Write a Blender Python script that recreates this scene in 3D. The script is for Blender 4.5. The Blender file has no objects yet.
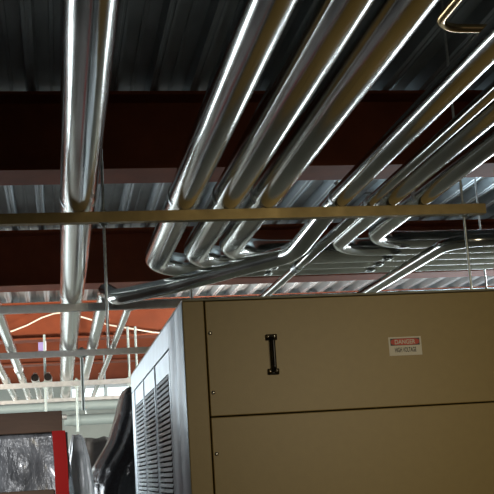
import bpy, bmesh, math, random
from mathutils import Vector, Matrix, noise
random.seed(7)
PI = math.pi
S = bpy.context.scene
C = S.collection
EYE = 1.6

# ------------------------------------------------------------------ materials
def mat(name, col, rough=.5, metal=0., nscale=0, namp=.15, bump=0., bscale=60, coat=0., rvar=0., stretch=(1, 1, 1), spec=.5):
    m = bpy.data.materials.new(name); m.use_nodes = True
    nt = m.node_tree; b = nt.nodes['Principled BSDF']
    b.inputs['Base Color'].default_value = (*col, 1)
    b.inputs['Roughness'].default_value = rough
    b.inputs['Metallic'].default_value = metal
    if coat: b.inputs['Coat Weight'].default_value = coat; b.inputs['Coat Roughness'].default_value = .12
    b.inputs['Specular IOR Level'].default_value = spec
    tc = nt.nodes.new('ShaderNodeTexCoord'); mp = nt.nodes.new('ShaderNodeMapping')
    mp.inputs['Scale'].default_value = stretch
    nt.links.new(tc.outputs['Object'], mp.inputs['Vector'])
    if nscale:
        n = nt.nodes.new('ShaderNodeTexNoise'); n.inputs['Scale'].default_value = nscale; n.inputs['Detail'].default_value = 5
        nt.links.new(mp.outputs['Vector'], n.inputs['Vector'])
        r = nt.nodes.new('ShaderNodeValToRGB')
        r.color_ramp.elements[0].position = .3; r.color_ramp.elements[1].position = .7
        r.color_ramp.elements[0].color = (*[max(0, c * (1 - namp)) for c in col], 1)
        r.color_ramp.elements[1].color = (*[min(1, c * (1 + namp)) for c in col], 1)
        nt.links.new(n.outputs['Fac'], r.inputs['Fac']); nt.links.new(r.outputs['Color'], b.inputs['Base Color'])
        if rvar:
            mr = nt.nodes.new('ShaderNodeMapRange')
            mr.inputs['To Min'].default_value = rough - rvar; mr.inputs['To Max'].default_value = rough + rvar
            nt.links.new(n.outputs['Fac'], mr.inputs['Value']); nt.links.new(mr.outputs['Result'], b.inputs['Roughness'])
    if bump:
        n2 = nt.nodes.new('ShaderNodeTexNoise'); n2.inputs['Scale'].default_value = bscale; n2.inputs['Detail'].default_value = 4
        nt.links.new(mp.outputs['Vector'], n2.inputs['Vector'])
        bp = nt.nodes.new('ShaderNodeBump'); bp.inputs['Strength'].default_value = bump; bp.inputs['Distance'].default_value = .01
        nt.links.new(n2.outputs['Fac'], bp.inputs['Height']); nt.links.new(bp.outputs['Normal'], b.inputs['Normal'])
    return m

def glow(name, col, strength):
    m = bpy.data.materials.new(name); m.use_nodes = True
    b = m.node_tree.nodes['Principled BSDF']
    b.inputs['Base Color'].default_value = (*col, 1)
    b.inputs['Emission Color'].default_value = (*col, 1); b.inputs['Emission Strength'].default_value = strength
    return m

M = dict(
    emt=mat('galvanised_tube', (.62, .63, .60), .17, 1., 9, .12, rvar=.06, stretch=(1, .25, 1)),
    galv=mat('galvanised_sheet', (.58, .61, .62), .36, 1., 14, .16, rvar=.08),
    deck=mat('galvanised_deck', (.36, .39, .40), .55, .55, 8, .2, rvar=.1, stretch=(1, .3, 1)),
    gold=mat('yellow_chromate', (.34, .255, .115), .45, .85, 20, .12),
    strut=mat('zinc_channel', (.48, .49, .48), .4, .9, 20, .12),
    rod=mat('zinc_rod', (.55, .58, .56), .35, .9, 60, .2),
    paint=mat('white_rod', (.30, .36, .34), .5, .1),
    primer=mat('red_oxide_primer', (.17, .036, .010), .65, 0., 6, .14, bump=.05, spec=.3),
    tan=mat('olive_tan_enamel', (.345, .247, .083), .42, 0., 30, .03, bump=.06, bscale=260),
    dust=mat('dusty_enamel', (.33, .31, .23), .6, 0., 12, .15),  # unseen cabinet top, lightened to bounce light onto the conduits
    seam=mat('dark_gap', (.02, .017, .01), .8),
    side=mat('bare_steel_side', (.55, .61, .64), .46, .85, 10, .1, rvar=.08),
    hole=mat('louver_inside', (.03, .03, .03), .9),
    black=mat('black_metal', (.012, .011, .01), .28, .4),
    chrome=mat('bright_screw', (.85, .82, .74), .2, 1.),
    brass=mat('copper_pipe', (.78, .56, .28), .24, 1., 15, .1),  # warm highlight on the conduit elbow, put into the metal colour
    card=mat('label_white', (.75, .70, .58), .5), red=mat('label_red', (.62, .06, .03), .5), ink=mat('label_black', (.03, .025, .02), .5),
    poly=mat('black_polythene', (.008, .008, .009), .22, 0., bump=.8, bscale=14),
    film=mat('grey_polythene', (.15, .155, .165), .3, 0., 9, .6, coat=.35, bump=1., bscale=26, stretch=(1.4, 1.4, .6)),
    pale_film=mat('clear_polythene', (.80, .82, .82), .24, 0., 9, .15, coat=.5, bump=.8, bscale=22, stretch=(1.5, 1.5, .5)),
    cover=mat('dark_tarp', (.075, .07, .066), .6, 0., 10, .3, bump=.5, bscale=14),
    wood=mat('brown_board', (.085, .042, .02), .7, 0., 14, .3, bump=.15, stretch=(.15, 1, 1)),
    redpost=mat('red_enamel', (.36, .008, .006), .6, spec=.1),
    cable=mat('white_cable', (.85, .74, .6), .5),
    lilac=mat('lilac_box', (.26, .2, .42), .5), white=mat('white_cover', (.85, .85, .85), .5),
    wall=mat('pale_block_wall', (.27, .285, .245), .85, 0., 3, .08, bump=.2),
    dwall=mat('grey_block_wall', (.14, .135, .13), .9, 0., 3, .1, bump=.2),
    floor=mat('concrete', (.22, .205, .18), .7, 0., 2, .2, bump=.1),
    frame=mat('window_frame', (.5, .52, .5), .5),
    day=glow('daylit_pane', (.86, .95, .95), .8),
)

# ------------------------------------------------------------------ mesh tools
def link(name, bm, m, parent=None, smooth=False, loc=(0, 0, 0)):
    me = bpy.data.meshes.new(name)
    bmesh.ops.recalc_face_normals(bm, faces=bm.faces[:])
    bm.to_mesh(me); bm.free()
    me.materials.append(m if not isinstance(m, str) else M[m])
    if smooth:
        for p in me.polygons: p.use_smooth = True
        try: me.set_sharp_from_angle(angle=math.radians(40))
        except Exception: pass
    o = bpy.data.objects.new(name, me); C.objects.link(o); o.location = loc
    if parent: o.parent = parent
    return o

def box(bm, x0, x1, y0, y1, z0, z1, bev=0.):
    r = bmesh.ops.create_cube(bm, size=1)
    vs = r['verts']
    for v in vs:
        v.co = Vector((x0 + (v.co.x + .5) * (x1 - x0), y0 + (v.co.y + .5) * (y1 - y0), z0 + (v.co.z + .5) * (z1 - z0)))
    if bev:
        es = list({e for v in vs for e in v.link_edges})
        bmesh.ops.bevel(bm, geom=es, offset=bev, segments=2, affect='EDGES', profile=.5)
    return bm

def rounded(pts, rad, step=10):
    """polyline with each inner corner swept to the given radius"""
    pts = [Vector(p) for p in pts]; out = [pts[0]]
    for i in range(1, len(pts) - 1):
        a, b, c = pts[i - 1], pts[i], pts[i + 1]
        u = (a - b).normalized(); w = (c - b).normalized()
        ang = u.angle(w); t = rad / math.tan(ang / 2)
        cen = b + (u + w).normalized() * (rad / math.sin(ang / 2))
        p0 = b + u * t - cen; p1 = b + w * t - cen
        tot = p0.angle(p1); n = max(4, int(math.degrees(tot) / 5))
        ax = p0.cross(p1).normalized()
        for k in range(n + 1):
            out.append(cen + Matrix.Rotation(tot * k / n, 3, ax) @ p0)
    out.append(pts[-1]); return out

def sweep(bm, pts, r, n=40, cap=True, rads=None):
    pts = [Vector(p) for p in pts]; rings = []
    t = (pts[1] - pts[0]).normalized()
    ref = Vector((0, 0, 1)) if abs(t.z) < .9 else Vector((1, 0, 0))
    nx = t.cross(ref).normalized()
    for i, p in enumerate(pts):
        if i == 0: d = pts[1] - pts[0]
        elif i == len(pts) - 1: d = pts[-1] - pts[-2]
        else: d = (pts[i + 1] - p).normalized() + (p - pts[i - 1]).normalized()
        d.normalize(); nx = (nx - d * nx.dot(d)).normalized(); ny = d.cross(nx)
        rr = rads[i] if rads else r
        rings.append([bm.verts.new(p + nx * (rr * math.cos(2 * PI * k / n)) + ny * (rr * math.sin(2 * PI * k / n))) for k in range(n)])
    for a, b in zip(rings, rings[1:]):
        for k in range(n):
            bm.faces.new((a[k], a[(k + 1) % n], b[(k + 1) % n], b[k]))
    if cap: bm.faces.new(rings[0]); bm.faces.new(rings[-1])
    return rings

def prism_x(bm, prof, x0, x1):
    """closed (y,z) outline extruded along x"""
    a = [bm.verts.new((x0, y, z)) for y, z in prof]; b = [bm.verts.new((x1, y, z)) for y, z in prof]
    n = len(prof)
    for k in range(n): bm.faces.new((a[k], a[(k + 1) % n], b[(k + 1) % n], b[k]))
    bm.faces.new(a); bm.faces.new(b)

def empty(name, loc):
    o = bpy.data.objects.new(name, None); C.objects.link(o); o.location = loc; o.empty_display_size = .1
    return o

def tag(o, label, cat, group=None):
    o['label'] = label; o['category'] = cat
    if group: o['group'] = group
    return o

def part(name, bm, m, parent, smooth=False):
    """mesh given in world space, linked as a child of parent"""
    bmesh.ops.translate(bm, verts=bm.verts[:], vec=-world_loc(parent))
    return link(name, bm, m, parent, smooth)

def world_loc(o):
    v = Vector(o.location)
    while o.parent: o = o.parent; v += Vector(o.location)
    return v

def structure(name, bm, m, smooth=False):
    o = link(name, bm, m, None, smooth); o['kind'] = 'structure'; return o

# ------------------------------------------------------------------ room shell
XL, XR, YN, YF, HD = -4.6, 6.2, -4.0, 20.0, EYE + 2.0
bm = bmesh.new(); box(bm, XL - .3, XR + .3, YN - .3, YF + .3, -.2, 0); structure('floor', bm, 'floor')

# corrugated steel roof deck, ribs running away from the viewer
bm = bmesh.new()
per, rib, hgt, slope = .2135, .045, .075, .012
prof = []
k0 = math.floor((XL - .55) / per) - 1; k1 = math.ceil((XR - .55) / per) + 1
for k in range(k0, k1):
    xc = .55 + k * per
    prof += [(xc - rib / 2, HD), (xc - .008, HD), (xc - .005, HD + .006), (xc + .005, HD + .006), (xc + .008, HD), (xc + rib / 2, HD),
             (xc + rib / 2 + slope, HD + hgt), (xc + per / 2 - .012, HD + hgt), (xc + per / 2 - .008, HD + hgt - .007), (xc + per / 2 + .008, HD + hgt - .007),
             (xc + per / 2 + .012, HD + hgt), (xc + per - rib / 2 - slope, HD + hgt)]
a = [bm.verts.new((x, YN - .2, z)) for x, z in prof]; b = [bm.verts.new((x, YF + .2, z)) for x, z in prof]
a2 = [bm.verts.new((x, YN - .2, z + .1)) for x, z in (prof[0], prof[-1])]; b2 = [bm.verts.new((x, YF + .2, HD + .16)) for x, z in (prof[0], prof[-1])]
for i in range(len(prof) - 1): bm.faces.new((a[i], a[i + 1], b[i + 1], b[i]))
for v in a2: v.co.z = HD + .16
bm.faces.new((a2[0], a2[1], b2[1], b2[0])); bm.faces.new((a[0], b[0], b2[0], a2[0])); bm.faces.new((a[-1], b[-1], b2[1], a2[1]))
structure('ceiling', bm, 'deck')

def wall_holes_x(name, x0, x1, y0, y1, holes, m):
    """wall slab in the YZ plane with rectangular openings (y0,y1,z0,z1)"""
    bm = bmesh.new(); y = y0
    for hy0, hy1, hz0, hz1 in holes:
        box(bm, x0, x1, y, hy0, 0, HD); box(bm, x0, x1, hy0, hy1, 0, hz0); box(bm, x0, x1, hy0, hy1, hz1, HD); y = hy1
    box(bm, x0, x1, y, y1, 0, HD); structure(name, bm, m)

HR = [(9.3, 13.6, 1.3, 3.1), (14.6, 19.4, 1.3, 3.1)]
HL = [(9.3, 13.6, 1.4, 2.9), (14.6, 19.4, 1.4, 2.9)]
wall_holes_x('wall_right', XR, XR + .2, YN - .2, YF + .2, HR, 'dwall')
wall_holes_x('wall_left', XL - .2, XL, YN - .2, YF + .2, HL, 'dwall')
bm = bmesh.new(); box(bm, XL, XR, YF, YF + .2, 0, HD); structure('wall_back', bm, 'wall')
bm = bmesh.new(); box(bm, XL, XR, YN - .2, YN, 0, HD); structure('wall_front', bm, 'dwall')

def window(n, fx, dirx, hole):
    y0, y1, z0, z1 = hole
    bm = bmesh.new()
    box(bm, fx - .03, fx + .03, y0, y1, z0, z0 + .06); box(bm, fx - .03, fx + .03, y0, y1, z1 - .06, z1)
    k = max(2, round((y1 - y0) / 1.5))
    for i in range(k + 1):
        yy = y0 + (y1 - y0 - .06) * i / k; box(bm, fx - .03, fx + .03, yy, yy + .06, z0 + .06, z1 - .06)
    w = structure('window_%d' % n, bm, 'frame')
    bm = bmesh.new(); box(bm, fx - .006 + .05 * dirx, fx + .006 + .05 * dirx, y0, y1, z0, z1)
    p = link('pane', bm, 'day', w)

def daylight(name, loc, rot, sx, sy, power, col=(.86, .94, 1.)):
    l = bpy.data.lights.new(name, 'AREA'); l.shape = 'RECTANGLE'; l.size = sx; l.size_y = sy; l.energy = power; l.color = col
    o = bpy.data.objects.new(name, l); C.objects.link(o); o.location = loc; o.rotation_euler = rot
    return o

n = 1
for h in HR:
    window(n, XR + .1, 1, h); n += 1
    daylight('window_daylight', (XR - .05, (h[0] + h[1]) / 2, (h[2] + h[3]) / 2), (0, PI / 2, 0), h[3] - h[2] - .15, h[1] - h[0] - .1, 260)
for h in HL:
    window(n, XL - .1, -1, h); n += 1
    daylight('window_daylight', (XL + .05, (h[0] + h[1]) / 2, (h[2] + h[3]) / 2), (0, -PI / 2, 0), h[3] - h[2] - .15, h[1] - h[0] - .1, 230)
# window band high in the back wall
bm = bmesh.new()
for z in (2.86, 3.2): box(bm, .2, 3.4, YF - .06, YF, z - .03, z + .03)
for i in range(6): box(bm, .2 + .63 * i, .25 + .63 * i, YF - .06, YF, 2.89, 3.17)
w = structure('window_5', bm, 'frame')
bm = bmesh.new(); box(bm, .25, 3.35, YF - .025, YF - .01, 2.89, 3.17); link('pane', bm, 'day', w)
bm = bmesh.new()  # hidden bright pane added for the cabinet side to reflect
for z in (1.0, 2.7): box(bm, -4.2, -.5, YF - .06, YF, z - .03, z + .03)
for i in range(5): box(bm, -4.2 + .9125 * i, -4.15 + .9125 * i, YF - .06, YF, 1.03, 2.67)
w = structure('window_6', bm, 'frame')
bm = bmesh.new(); box(bm, -4.15, -.55, YF - .025, YF - .01, 1.03, 2.67); link('pane', bm, 'day', w)
daylight('window_daylight', (-2.35, YF - .09, 1.85), (-PI / 2, 0, 0), 3.5, 1.6, 9)  # added light at the hidden pane, brightens the cabinet side

# ------------------------------------------------------------------ red steel beams
def beam(y, label, depth=.428, fw=.30):
    o = empty('steel_beam', (0, y, HD))
    bm = bmesh.new(); z1 = HD - .001; z0 = HD - depth; tf = .018; yf = y
    box(bm, XL, XR, yf, yf + fw, z1 - tf, z1); box(bm, XL, XR, yf, yf + fw, z0, z0 + tf)
    part('flange', bm, 'primer', o)
    bm = bmesh.new(); box(bm, XL, XR, yf + fw / 2 - .006, yf + fw / 2 + .006, z0 + tf, z1 - tf); part('web', bm, 'primer', o)
    tag(o, label, 'beam', 'red steel roof beams'); return o
beam(5.57, 'dark red steel roof beam nearest the viewer, above the hanging conduits')
beam(8.87, 'red steel roof beam in shadow, behind the bends of the large conduits', .455)
beam(12.62, 'brightly lit orange-red steel beam behind the white cable')
beam(15.35, 'red steel beam seen just under the lit orange beam')
beam(18.4, 'farthest red steel beam, next to the pale back wall')

# ------------------------------------------------------------------ conduits
def conduit(name, pts, r, rad, label, couplings=(), m='emt', cat='conduit', group='galvanised conduits'):
    o = empty(name, pts[0])
    bm = bmesh.new(); path = rounded(pts, rad) if len(pts) > 2 else [Vector(p) for p in pts]
    # long straight runs are cut so that shading stays even
    out = [path[0]]
    for p, q in zip(path, path[1:]):
        L = (q - p).length; k = max(1, int(L / 1.0))
        for i in range(1, k + 1): out.append(p + (q - p) * i / k)
    sweep(bm, out, r); part('tube', bm, m, o, True)
    for (p, d) in couplings:
        p = Vector(p); d = Vector(d).normalized(); bm = bmesh.new()
        q = [-.05, -.047, -.02, -.018, .018, .02, .047, .05]; rr = [r * 1.0, r * 1.06 + .002, r * 1.06 + .002, r * 1.03 + .001, r * 1.03 + .001, r * 1.06 + .002, r * 1.06 + .002, r]
        sweep(bm, [p + d * t for t in q], r, 32, True, rr)
        for t in (-.033, .033):
            s = bmesh.ops.create_uvsphere(bm, u_segments=10, v_segments=6, radius=.007)
            bmesh.ops.translate(bm, verts=s['verts'], vec=p + d * t + Vector((-.6, 0, -.8)) * (r * 1.06 + .004))
        part('coupling', bm, 'galv', o, True)
    tag(o, label, cat, group); return o

ST = EYE + 1.05                      # top of the struts
def zc(r): return ST + r
RL, R4, R35, R15 = .072, .066, .0445, .0221
NEAR = -1.5
conduit('conduit', [(.104, NEAR, zc(RL)), (.104, 15.1, zc(RL))], RL, .4,
        'thick straight galvanised conduit on its own at the left', [((.104, 9.6, zc(RL)), (0, 1, 0))])
FAR = XR - .1
conduit('conduit', [(.536, NEAR, zc(R4)), (.536, 5.98, zc(R4)), (FAR, 5.98, zc(R4))], R4, .34,
        'leftmost of three thick galvanised conduits that bend right behind the strut', [])
conduit('conduit', [(.722, NEAR, zc(R4)), (.722, 5.81, zc(R4)), (FAR, 5.81, zc(R4))], R4, .34,
        'middle one of three thick galvanised conduits that bend right behind the strut', [])
conduit('conduit', [(.882, NEAR, zc(R4)), (.882, 5.64, zc(R4)), (FAR, 5.64, zc(R4))], R4, .34,
        'rightmost of three thick galvanised conduits that bend right behind the strut', [])
z = zc(R35)
conduit('conduit', [(1.194, NEAR, z), (1.194, 4.45, z), (1.11, 4.84, EYE + .98), (1.095, 5.0, EYE + .98), (.62, 5.78, EYE + .98), (.34, 6.12, EYE + .98), (.30, 6.55, z), (.30, 15.1, z)], R35, .25,
        'galvanised conduit that swings across to the left over the tan cabinet corner', [])
conduit('conduit', [(1.324, NEAR, zc(R15)), (1.324, 4.50, zc(R15)), (1.20, 5.05, EYE + .972), (1.20, 9.4, EYE + .972)], R15, .3,
        'thinnest straight galvanised conduit, crossing over the bends and passing behind the cabinet top', [((1.20, 5.30, EYE + .972), (0, 1, 0))])
conduit('conduit', [(1.418, NEAR, z), (1.418, 5.47, z), (FAR, 5.47, z)], R35, .26,
        'galvanised conduit just right of the thinnest one, with a hairpin bend to the right', [])
conduit('conduit', [(1.560, NEAR, z), (1.560, 5.30, z), (FAR, 5.30, z)], R35, .26,
        'rightmost of the galvanised conduits in the rack above the cabinet, bending right', [])
conduit('conduit', [(4.2, 4.72, EYE + .965), (1.80, 4.72, EYE + .965), (1.80, 9.0, EYE + .965)], .030, .16,
        'lower galvanised conduit that comes in from the right and dips behind the cabinet top right', [])
conduit('conduit', [(4.0, 7.0, zc(.026)), (.47, 7.0, zc(.026)), (.47, 15.1, zc(.026))], .026, .2,
        'slim galvanised conduit with bright edge in the distance, beside the tan cabinet side', [])
conduit('conduit', [(-.37, 1.0, zc(.04)), (-.37, 15.1, zc(.04))], .04, .3,
        'straight galvanised conduit crossing the distant struts at the left edge', [((-.37, 11.0, zc(.04)), (0, 1, 0))])
conduit('conduit', [(-.545, 1.0, zc(.04)), (-.545, 15.1, zc(.04))], .04, .3,
        'outermost left galvanised conduit, barely inside the left edge of the view', [])

# open ended stubs
for x, side in ((-.235, 'left'), (-.097, 'right')):
    o = empty('conduit_stub', (x, 12.05, zc(.042)))
    bm = bmesh.new(); nn = 32
    for (ra, ya, rb, yb) in ((.042, 12.05, .042, 15.0), (.042, 12.05, .038, 12.05), (.038, 12.05, .038, 12.9)):
        A = [bm.verts.new((x + ra * math.cos(2 * PI * k / nn), ya, zc(.042) + ra * math.sin(2 * PI * k / nn))) for k in range(nn)]
        B = [bm.verts.new((x + rb * math.cos(2 * PI * k / nn), yb, zc(.042) + rb * math.sin(2 * PI * k / nn))) for k in range(nn)]
        for k in range(nn): bm.faces.new((A[k], A[(k + 1) % nn], B[(k + 1) % nn], B[k]))
    bmesh.ops.remove_doubles(bm, verts=bm.verts[:], dist=1e-4)
    part('tube', bm, 'emt', o, True)
    bm = bmesh.new(); sweep(bm, [(x, 12.07, zc(.042)), (x, 12.11, zc(.042))], .037, 32); part('end_plug', bm, 'black', o)['label'] = 'black end plug'  # dark disc stands in for the shade inside the open tube
    tag(o, '%s one of two grey conduit stubs with black open ends on the distant strut' % side, 'conduit', 'open ended stubs')

# conduit elbow high at the right, its warm highlight put into the colour
cp = conduit('copper_pipe', [(1.385, 1.0, EYE + 1.53), (1.385, 3.60, EYE + 1.53), (1.80, 3.60, EYE + 1.53)], .016, .11,
        'brass coloured bent pipe end high under the roof deck at upper right', [], 'brass', 'pipe', None)
bm = bmesh.new(); sweep(bm, [(1.385, 2.2, EYE + 1.54), (1.385, 2.2, HD + .06)], .005, 10); part('hanger_rod', bm, 'rod', cp, True)

# ------------------------------------------------------------------ trapeze hangers
def trapeze(y, x0, x1, rods, conds, label, m='strut', hb=.041, rr=.005, rm='rod', dz=0.):
    o = empty('trapeze_hanger', (x0, y, ST))
    t = .003; z1 = ST + dz - .0005; z0 = z1 - hb; w = .041
    prof = [(y, z0), (y + w, z0), (y + w, z1), (y + w - .010, z1), (y + w - .010, z1 - .007), (y + w - .007, z1 - t), (y + w - t, z1 - t), (y + w - t, z0 + t),
            (y + t, z0 + t), (y + t, z1 - t), (y + .007, z1 - t), (y + .010, z1 - .007), (y + .010, z1), (y, z1)]
    bm = bmesh.new(); prism_x(bm, prof, x0, x1); part('strut_channel', bm, m, o)
    for (x, yo, zb, zt) in rods:
        bm = bmesh.new(); xx, yy = x, y + w / 2 + yo
        pts = []; rads = []
        k = int((zt - zb) / .012)
        for i in range(k + 1):
            pts.append((xx, yy, zb + (zt - zb) * i / k)); rads.append(rr * (1 if i % 2 else .86))
        sweep(bm, pts, rr, 12, True, rads); rd = part('rod', bm, rm, o, True)
        for zn in ((z0 - .009, z1 + .005) if abs(yo) < .02 else ()):
            bm = bmesh.new()
            bmesh.ops.create_cone(bm, cap_ends=True, segments=6, radius1=rr * 2.1, radius2=rr * 2.1, depth=.009, matrix=Matrix.Translation((xx, yy, zn)))
            bmesh.ops.create_cone(bm, cap_ends=True, segments=20, radius1=rr * 3.4, radius2=rr * 3.4, depth=.002, matrix=Matrix.Translation((xx, yy, zn + (.0055 if zn < z1 else -.0055))))
            part('nut', bm, rm, o)
    for (x, r, zz) in conds:
        bm = bmesh.new(); yc = y + w / 2; hw = .016; nn = 22; th = .0025
        prof2 = []
        for i in range(nn + 1):
            a = math.radians(-38) + math.radians(256) * i / nn
            prof2.append((math.cos(a), math.sin(a)))
        ri, ro = r + .0006, r + .0006 + th
        vs = [[bm.verts.new((x + q * c, yc + s * hw, zz + q * sn)) for (q, s) in ((ri, -1), (ro, -1), (ro, 1), (ri, 1))] for c, sn in prof2]
        for A, B in zip(vs, vs[1:]):
            for k in range(4): bm.faces.new((A[k], A[(k + 1) % 4], B[(k + 1) % 4], B[k]))
        bm.faces.new(vs[0]); bm.faces.new(vs[-1])
        # clamp ears and bolt on top
        box(bm, x - .011, x - .008, yc - hw, yc + hw, zz + r + .001, zz + r + .026)
        box(bm, x + .008, x + .011, yc - hw, yc + hw, zz + r + .001, zz + r + .026)
        bmesh.ops.create_cone(bm, cap_ends=True, segments=8, radius1=.004, radius2=.004, depth=.044, matrix=Matrix.Translation((x, yc, zz + r + .016)) @ Matrix.Rotation(PI / 2, 4, 'Y'))
        part('strap', bm, 'galv', o, True)
    tag(o, label, 'hanger', 'trapeze hangers'); return o

A1 = [(.104, RL, zc(RL)), (.536, R4, zc(R4)), (.722, R4, zc(R4)), (.882, R4, zc(R4)), (1.194, R35, z), (1.324, R15, zc(R15)), (1.418, R35, z), (1.560, R35, z), (-.37, .04, zc(.04)), (-.545, .04, zc(.04))]
B1 = [(.104, RL, zc(RL)), (.30, R35, z), (-.37, .04, zc(.04)), (-.545, .04, zc(.04))]
B2 = B1 + [(.47, .026, zc(.026))]
S5 = [(-.235, .042, zc(.042)), (-.097, .042, zc(.042))]
zt = HD + .07
trapeze(4.35, -1.7, 1.83, [(.203, 0, EYE + .50, zt), (1.735, 0, EYE + .668, zt), (-1.6, 0, EYE + .95, zt), (1.462 + .03, -.08, EYE + .965, EYE + 1.04)][:3], A1,
        'yellowish strut hanger nearest the viewer, carrying the whole row of conduits', 'gold', .043, .0062)
trapeze(6.72, -1.9, 2.95, [(2.78, 0, EYE + .7, zt), (-1.8, 0, EYE + .9, zt)], B1,
        'dark strut hanger second from the viewer, just over the cabinet back edge', 'strut', .046, .0062)
trapeze(9.22, -2.0, 1.2, [(.205, 0, EYE + .55, EYE + 1.07), (1.15, 0, EYE + .9, zt), (-1.9, 0, EYE + .9, zt)], B2,
        'grey strut hanger third from the viewer, with a pale rod reaching down', 'strut', .05, .014, 'paint')
trapeze(12.18, -2.1, 1.2, [(-.128, 0, EYE + .72, zt - .5), (.205, 0, EYE + .50, EYE + 1.08), (.785, 0, EYE + .95, zt - .45), (.868, 0, EYE + .95, zt - .45)], B2 + S5,
        'distant grey strut hanger fourth from the viewer, under the two black open conduit ends', 'strut', .055, .014, 'paint')
trapeze(14.72, -2.2, 1.3, [(.62, 0, EYE + .95, zt - .45), (-1.6, 0, EYE + .95, zt)], B2 + S5,
        'farthest strut hanger, above the long pale pipe', 'strut', .05, .012, 'paint')

# pale pipes across the distance
def pipe_x(name, y, zz, r, x0, x1, m, label, collars=()):
    o = empty(name, (x0, y, zz)); bm = bmesh.new()
    sweep(bm, [(x0, y, zz), (x1, y, zz)], r, 28); part('tube', bm, m, o, True)
    for x in (x0 + .3, x1 - .25):
        bm = bmesh.new(); sweep(bm, [(x, y, zz + r - .004), (x, y, HD + .02)], .006, 10); part('hanger_rod', bm, 'rod', o, True)
    for x in collars:
        bm = bmesh.new(); sweep(bm, [(x - .05, y, zz), (x + .05, y, zz)], r + .012, 28); part('collar', bm, m, o, True)
    return tag(o, label, 'pipe', 'distant cross pipes')
pipe_x('cross_pipe', 14.62, EYE + .93, .062, -3.0, 3.2, 'paint', 'long pale cross pipe under the farthest strut', (-.9, 1.1))
pipe_x('cross_pipe', 13.4, EYE + .73, .032, -3.0, .1, 'strut', 'grey cross pipe just above the brown board of the draped rack', ())
pipe_x('cross_pipe', 15.6, EYE + .80, .075, .08, 3.2, 'paint', 'pale cross pipe against the back wall, between the red upright and the black plastic', (.25,))

# white cable slung along the lit beam
o = empty('electrical_cable', (0, 12.05, EYE + 1.7)); bm = bmesh.new()
pp = [(-1.4, 12.607, EYE + 1.546), (-.9, 12.607, EYE + 1.588), (-.48, 12.607, EYE + 1.679), (-.32, 12.607, EYE + 1.737), (-.16, 12.607, EYE + 1.816), (-.02, 12.607, EYE + 1.859), (.08, 12.607, EYE + 1.869),
      (.18, 12.607, EYE + 1.843), (.32, 12.607, EYE + 1.800), (.60, 12.607, EYE + 1.705), (.85, 12.607, EYE + 1.652), (1.1, 12.607, EYE + 1.599), (1.6, 12.607, EYE + 1.546)]
sweep(bm, pp, .009, 10); part('sheath', bm, 'cable', o, True)
tag(o, 'thin white cable slung in front of the lit orange beam', 'cable')

# lilac junction box with white cover clipped under the lit beam
o = empty('junction_box', (-.14, 12.62, EYE + 1.5)); bm = bmesh.new(); box(bm, -.20, -.145, 12.56, 12.64, EYE + 1.44, EYE + 1.535, .006); part('housing', bm, 'lilac', o)
bm = bmesh.new(); box(bm, -.142, -.112, 12.56, 12.63, EYE + 1.44, EYE + 1.545, .006); part('cover', bm, 'white', o)['label'] = 'white cover'
bm = bmesh.new(); box(bm, -.135, -.12, 12.63, 12.65, EYE + 1.50, HD - .427); box(bm, -.19, -.12, 12.625, 12.645, EYE + 1.49, EYE + 1.51); part('clip', bm, 'rod', o)
tag(o, 'small lilac box with a white cover hung under the lit orange beam', 'box')

# ------------------------------------------------------------------ tan cabinet
CX, CY, CT = .484, 4.2, EYE + .657
CX1, CY1 = 2.75, 7.36
cab = empty('equipment_cabinet', (CX, CY, 0))
bm = bmesh.new()
box(bm, CX + .02, CX1 - .02, CY + .03, CY1, .12, CT - .02)
part('body', bm, 'seam', cab)
bm = bmesh.new(); box(bm, CX, CX1, CY + .0, CY1, CT - .009, CT, .002); part('roof', bm, 'dust', cab)['label'] = 'dusty pale top'
bm = bmesh.new(); box(bm, CX, CX1, CY + .04, CY1, 0, .12); part('plinth', bm, 'black', cab)
for xa, xb in ((CX, CX + .084), (CX1 - .084, CX1)):
    bm = bmesh.new(); box(bm, xa, xb, CY + .001, CY + .05, .12, CT - .0095, .003); part('corner_post', bm, 'tan', cab)
def front(zb, ztp, screws):
    bm = bmesh.new(); box(bm, CX + .089, CX1 - .089, CY, CY + .03, zb, ztp, .003)
    p = part('front_panel', bm, 'tan', cab)
    for (x, zz) in screws:
        bm = bmesh.new(); bmesh.ops.create_uvsphere(bm, u_segments=14, v_segments=8, radius=.0078)
        for v in bm.verts: v.co.y *= .55
        bmesh.ops.translate(bm, verts=bm.verts[:], vec=(x, CY - .0015, zz))
        part('screw', bm, 'chrome', p, True)
    return p
SX = CX + .103; RX = CX1 - .103
up = front(EYE + .2015, CT - .012, [(SX, EYE + .520), (SX, EYE + .291), (RX, EYE + .52), (RX, EYE + .29)])
lo = front(EYE - .62, EYE + .1965, [(SX, EYE + .060), (SX, EYE - .17), (RX, EYE + .06), (RX, EYE - .17)])
bm = bmesh.new(); box(bm, CX + .089, CX1 - .089, CY, CY + .03, .125, EYE - .625, .003); part('front_panel', bm, 'tan', cab)

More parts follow.
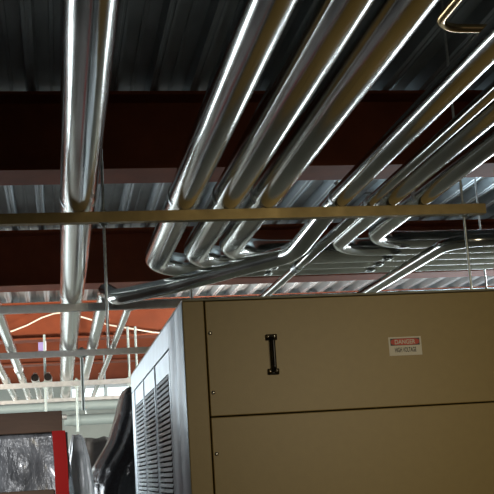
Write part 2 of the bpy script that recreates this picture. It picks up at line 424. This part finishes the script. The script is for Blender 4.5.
# pull handle
hz0, hz1, hx = EYE + .352, EYE + .502, .826
hd = bpy.data.objects.new('handle', None); C.objects.link(hd); hd.parent = cab; hd.location = Vector((hx, CY, (hz0 + hz1) / 2)) - Vector(cab.location)
for zz in (hz0 + .008, hz1 - .008):
    bm = bmesh.new(); box(bm, hx - .023, hx + .023, CY - .010, CY + .001, zz - .012, zz + .012, .004)
    for s in (-1, 1):
        q = bmesh.ops.create_uvsphere(bm, u_segments=14, v_segments=8, radius=.0095)
        bmesh.ops.translate(bm, verts=q['verts'], vec=(hx + .0125 * s, CY - .010, zz))
    part('mount', bm, 'black', hd, True)
    for s in (-1, 1):
        bm = bmesh.new(); bmesh.ops.create_uvsphere(bm, u_segments=12, v_segments=8, radius=.0062)
        bmesh.ops.translate(bm, verts=bm.verts[:], vec=(hx + .0125 * s - .0015, CY - .0165, zz + .002)); part('rivet', bm, 'chrome', hd, True)['label'] = 'bright rivet'
bm = bmesh.new()
path = rounded([(hx, CY - .004, hz1 - .010), (hx + .002, CY - .030, hz1 - .016), (hx + .002, CY - .030, hz0 + .016), (hx, CY - .004, hz0 + .010)], .012)
sweep(bm, path, .0075, 16); part('grip', bm, 'black', hd, True)

# danger label
lx0, lx1, lz0, lz1 = 1.299, 1.434, EYE + .400, EYE + .474
bm = bmesh.new(); box(bm, lx0, lx1, CY - .0012, CY + .001, lz0, lz1); lab = part('danger_label', bm, 'card', cab)
lab['label'] = 'white danger label with red heading'
hx0, hx1, hzb, hzt = lx0 + .007, lx1 - .007, lz0 + .040, lz1 - .006
bm = bmesh.new(); box(bm, hx0, hx1, CY - .0018, CY - .0012, hzb, hzt); part('heading_panel', bm, 'ink', lab)
bm = bmesh.new(); q = []
cx, cz = (hx0 + hx1) / 2, (hzb + hzt) / 2
for y in (CY - .0024, CY - .0018):
    q.append([bm.verts.new((cx + (hx1 - hx0) / 2 * .97 * math.copysign(abs(math.cos(2 * PI * k / 40)) ** .6, math.cos(2 * PI * k / 40)), y,
                            cz + (hzt - hzb) / 2 * .93 * math.copysign(abs(math.sin(2 * PI * k / 40)) ** .6, math.sin(2 * PI * k / 40)))) for k in range(40)])
bm.faces.new(q[0]); bm.faces.new(q[1])
for k in range(40): bm.faces.new((q[0][k], q[0][(k + 1) % 40], q[1][(k + 1) % 40], q[1][k]))
part('heading_oval', bm, 'red', lab)
def text(name, body, xc, zc_, width, height, y, m, parent):
    cu = bpy.data.curves.new(name, 'FONT'); cu.body = body; cu.size = 1; cu.align_x = 'CENTER'; cu.extrude = 0; cu.offset = .022
    t = bpy.data.objects.new(name, cu); C.objects.link(t)
    bpy.context.view_layer.update()
    dg = bpy.context.evaluated_depsgraph_get()
    me = bpy.data.meshes.new_from_object(t.evaluated_get(dg))
    bpy.data.objects.remove(t)
    xs = [v.co.x for v in me.vertices]; ys = [v.co.y for v in me.vertices]
    x0, x1, y0, y1 = min(xs), max(xs), min(ys), max(ys)
    bm = bmesh.new(); bm.from_mesh(me)
    for v in bm.verts:
        v.co = Vector((xc + ((v.co.x - x0) / (x1 - x0) - .5) * width, y, zc_ + ((v.co.y - y0) / (y1 - y0) - .5) * height))
    return part(name, bm, m, parent)
text('heading_lettering', 'DANGER', cx, cz, .085, .018, CY - .0027, 'card', lab)
text('lettering', 'HIGH VOLTAGE', cx, lz0 + .0225, .088, .019, CY - .0016, 'ink', lab)

# bare metal side with louvered panels
bm = bmesh.new()
box(bm, CX - .004, CX + .018, CY + .002, CY + .27, .12, CT - .0095, .008)
part('side_post', bm, 'side', cab, True)
bm = bmesh.new()
box(bm, CX - .001, CX + .018, CY + .28, CY + .58, .12, CT - .0095, .006)
part('side_post', bm, 'side', cab, True)
bm = bmesh.new(); box(bm, CX - .001, CX + .018, CY + .585, CY1, EYE + .535, CT - .0095, .003); part('side_rail', bm, 'side', cab)
pitch = .0235
for (ya, yb) in ((4.79, 5.55), (5.55, 6.31), (6.31, 7.07)):
    bm = bmesh.new(); ztop = EYE + .525
    x0, x1 = CX - .001, CX + .016
    box(bm, x0, x1, ya + .002, ya + .06, .13, ztop); box(bm, x0, x1, yb - .08, yb - .002, .13, ztop)
    box(bm, x0 - .008, x1, yb - .055, yb - .03, .13, ztop, .004)
    box(bm, x0, x1, ya + .06, yb - .08, EYE + .43, ztop); box(bm, x0, x1, ya + .06, yb - .08, .13, .3)
    zz = EYE + .418
    while zz > .32:
        v = [bm.verts.new(p) for p in ((x0 - .006, ya + .06, zz - .010), (x0 - .006, yb - .08, zz - .010), (x0 - .001, yb - .08, zz + .0055), (x0 - .001, ya + .06, zz + .0055),
                                       (x0 - .004, ya + .06, zz - .0105), (x0 - .004, yb - .08, zz - .0105), (x0 + .001, yb - .08, zz + .005), (x0 + .001, ya + .06, zz + .005))]
        for f in ((0, 1, 2, 3), (7, 6, 5, 4), (0, 4, 5, 1), (3, 2, 6, 7), (0, 3, 7, 4), (1, 5, 6, 2)): bm.faces.new([v[i] for i in f])
        zz -= pitch
    part('louver_panel', bm, 'side', cab)
bm = bmesh.new(); box(bm, CX, CX + .018, 7.075, CY1, .12, EYE + .53); part('side_post', bm, 'side', cab)
tag(cab, 'large tan equipment cabinet with black pull handle, danger label and bare louvered metal side', 'cabinet')

# ------------------------------------------------------------------ plastic sheeting
def mound(name, rows, m, label, cat, amp=.03, seed=0, nseg=72, fold=9, group=None, sharp=1.0):
    """draped sheet: rows of (z, x0, x1, y0, y1) from top to bottom, pleated around the outline"""
    bm = bmesh.new(); rings = []
    z0 = rows[0][0]; H = z0 - rows[-1][0]
    fine = []
    for a, b in zip(rows, rows[1:]):
        n = 7
        for i in range(n): fine.append([a[k] + (b[k] - a[k]) * i / n for k in range(5)])
    fine.append(list(rows[-1]))
    for r_ in fine:
        zz, x0, x1, y0, y1 = r_; depth = (z0 - zz) / H
        cx, cy, ax, ay = (x0 + x1) / 2, (y0 + y1) / 2, (x1 - x0) / 2, (y1 - y0) / 2
        ring = []
        for k in range(nseg):
            a = 2 * PI * k / nseg; ca, sa = math.cos(a), math.sin(a)
            px = math.copysign(abs(ca) ** .7, ca); py = math.copysign(abs(sa) ** .7, sa)
            w = noise.noise(Vector((ca * fold * .5 + seed, sa * fold * .5, zz * 1.3))) + .5 * noise.noise(Vector((ca * fold + seed, sa * fold, zz * 3 + 9)))
            k_ = amp * (.35 + depth) * w
            ring.append(bm.verts.new((cx + px * ax + ca * k_, cy + py * ay + sa * k_, zz + .4 * amp * noise.noise(Vector((px * 3, py * 3, seed + zz * 2))))))
        rings.append(ring)
    for A, B in zip(rings, rings[1:]):
        for k in range(nseg): bm.faces.new((A[k], A[(k + 1) % nseg], B[(k + 1) % nseg], B[k]))
    bm.faces.new(rings[0]); bm.faces.new(rings[-1])
    o = link(name, bm, m, None, True); mo = o.modifiers.new('s', 'SUBSURF'); mo.levels = 1; mo.render_levels = 1
    return tag(o, label, cat, group)
E_ = EYE
mound('plastic_cover', [(E_ + .60, .46, 1.2, 7.45, 8.5), (E_ + .55, .435, 1.25, 7.42, 8.55), (E_ + .40, .395, 1.3, 7.40, 8.6), (E_ + .24, .335, 1.32, 7.40, 8.6), (E_ + .08, .235, 1.33, 7.40, 8.6), (E_ - .08, .175, 1.34, 7.40, 8.6), (.02, .12, 1.36, 7.40, 8.65)],
      'poly', 'tall black plastic sheet draped beside the louvered cabinet side', 'sheeting', .045, 3, 96, 11)
mound('plastic_wrap', [(E_ + .27, .085, .135, 7.0, 7.15), (E_ + .24, .075, .155, 6.98, 7.18), (E_ + .12, .05, .185, 6.96, 7.24), (E_ - .05, .03, .21, 6.95, 7.28), (.02, .0, .24, 6.95, 7.3)],
      'pale_film', 'pale clear plastic wrap bundle between the red upright and the black sheet', 'sheeting', .03, 11, 72, 10)
mound('tarp', [(E_ + .34, .14, .55, 9.7, 10.5), (E_ + .30, .10, .60, 9.66, 10.6), (E_ + .1, .02, .66, 9.6, 10.7), (.02, 0, .7, 9.6, 10.7)],
      'cover', 'dark grey rumpled cover behind the pale plastic bundle', 'sheeting', .07, 21, 72, 12)

# draped rack at left
RY = 6.0
rk = empty('draped_rack', (-.8, RY, 0))
bm = bmesh.new(); box(bm, -1.9, .02, RY, RY + .9, E_ + .252, E_ + .362, .004); part('top_board', bm, 'wood', rk)
bm = bmesh.new(); box(bm, -1.85, -.03, RY + .02, RY + .07, E_ - .12, E_ - .045, .004); part('lower_board', bm, 'wood', rk)
for (x, y) in ((-1.85, RY + .03), (-1.85, RY + .8), (-.06, RY + .8)):
    bm = bmesh.new(); box(bm, x, x + .06, y, y + .06, 0, E_ + .252); part('leg', bm, 'wood', rk)
bm = bmesh.new(); vv = []
for z_, dx in ((0., .018), (E_ - .2, .014), (E_ + .10, .008), (E_ + .256, 0.)):
    vv.append([bm.verts.new((x + dx, y, z_)) for x, y in ((-.036, RY - .02), (.034, RY - .02), (.034, RY + .012), (-.036, RY + .012))])
for A, B in zip(vv, vv[1:]):
    for k in range(4): bm.faces.new((A[k], A[(k + 1) % 4], B[(k + 1) % 4], B[k]))
bm.faces.new(vv[0]); bm.faces.new(vv[-1]); part('upright', bm, 'redpost', rk)['label'] = 'bright red upright'
# hanging film: front curtain that wraps round the right end
bm = bmesh.new(); grid = []
track = [(-1.88 + (1.90) * i / 90, RY + .035) for i in range(91)] + [(.045, RY + .07 + .8 * i / 30) for i in range(31)]
nv = 40
for i, (x, y) in enumerate(track):
    col = []
    for j in range(nv + 1):
        zz = E_ + .25 - (E_ + .23 - .9) * j / nv
        w = noise.noise(Vector((i * .11, zz * 1.6, 2.))) * .035 + noise.noise(Vector((i * .33, zz * 5, 7.))) * .018
        w *= min(1, .25 + j / 10)
        if i <= 90: col.append(bm.verts.new((x, y + .02 + w, zz)))
        else: col.append(bm.verts.new((x + w, y, zz)))
    grid.append(col)
for A, B in zip(grid, grid[1:]):
    for j in range(nv): bm.faces.new((A[j], A[j + 1], B[j + 1], B[j]))
f = part('plastic_sheet', bm, 'film', rk, True); f['label'] = 'crumpled grey plastic sheet'
so = f.modifiers.new('t', 'SOLIDIFY'); so.thickness = .002
tag(rk, 'rack with brown top board, hung with grey plastic sheet beside a red upright', 'rack')

# ------------------------------------------------------------------ lamps
def spot(name, loc, target, power, col, size, spread=PI):
    l = bpy.data.lights.new(name, 'AREA'); l.shape = 'DISK'; l.size = size; l.energy = power; l.color = col; l.spread = spread
    o = bpy.data.objects.new(name, l); C.objects.link(o); o.location = loc
    o.rotation_euler = (Vector(target) - Vector(loc)).to_track_quat('-Z', 'Y').to_euler(); return o
# work lights standing in the far bays, thrown up at the steelwork, plus one added fill
spot('work_light', (-2.2, 9.5, 1.9), (.4, 12.6, 3.2), 85, (1., .86, .7), .35, 2.2)
spot('work_light', (2.8, 9.7, 2.0), (1.6, 12.0, 3.6), 110, (1., .9, .8), .35, 2.2)
spot('work_light', (1.9, 10.4, 2.3), (1.9, 10.7, 3.6), 210, (1., .93, .84), .5, 1.7)
spot('work_light', (-2.6, 13.2, 1.9), (0, 17, 3.2), 5, (1., .93, .82), .4, 2.2)
spot('work_light', (4.6, 7.4, 2.95), (1.0, 5.6, 2.3), 17, (.84, .94, 1.), .4, 1.3)  # added fill aimed at the bends, bounces off the cabinet top
spot('work_light', (3.9, 7.3, 2.8), (3.0, 7.2, 3.6), 40, (.72, .88, 1.), .4, 1.5)
# unseen fill lamps added on the viewer's side, one of them over the aisle
spot('stand_lamp', (1.75, -.9, 2.45), (1.35, 4.2, 1.75), 3.6, (1., .86, .60), 1.1, .75)
spot('stand_lamp', (-.45, 1.5, 2.3), (-.2, 6.5, 1.6), 2.3, (.95, .97, 1.), .35, .42)
spot('ceiling_lamp', (.6, -1.4, 3.4), (.6, -1.2, 0), 25, (1., .93, .80), .9, 1.7)

w = bpy.data.worlds.new('World'); S.world = w; w.use_nodes = True
bg = w.node_tree.nodes['Background']; bg.inputs[0].default_value = (.75, .85, 1., 1); bg.inputs[1].default_value = .4

# ------------------------------------------------------------------ camera
cam = bpy.data.cameras.new('Camera'); cam.sensor_width = 36; cam.sensor_fit = 'HORIZONTAL'; cam.lens = 36 * 1100 / 494; cam.clip_start = .05
co = bpy.data.objects.new('Camera', cam); C.objects.link(co)
X = Vector((.98452282, .02720672, .17313176)); Y = Vector((-.16405668, -.20441286, .96503927)); Zv = Vector((-.06164592, .9785066, .19678568))
# rows of (X,Y,Zv) hold the world axes as seen by the camera (right, up, forward)
right = Vector((X[0], Y[0], Zv[0])); upv = Vector((X[1], Y[1], Zv[1])); fwd = Vector((X[2], Y[2], Zv[2]))
co.matrix_world = Matrix(((right.x, upv.x, -fwd.x, 0), (right.y, upv.y, -fwd.y, 0), (right.z, upv.z, -fwd.z, EYE), (0, 0, 0, 1)))
S.camera = co
S.view_settings.view_transform = 'Standard'; S.view_settings.look = 'None'; S.view_settings.gamma = 1; S.view_settings.exposure = 0
S.view_settings.use_curve_mapping = False
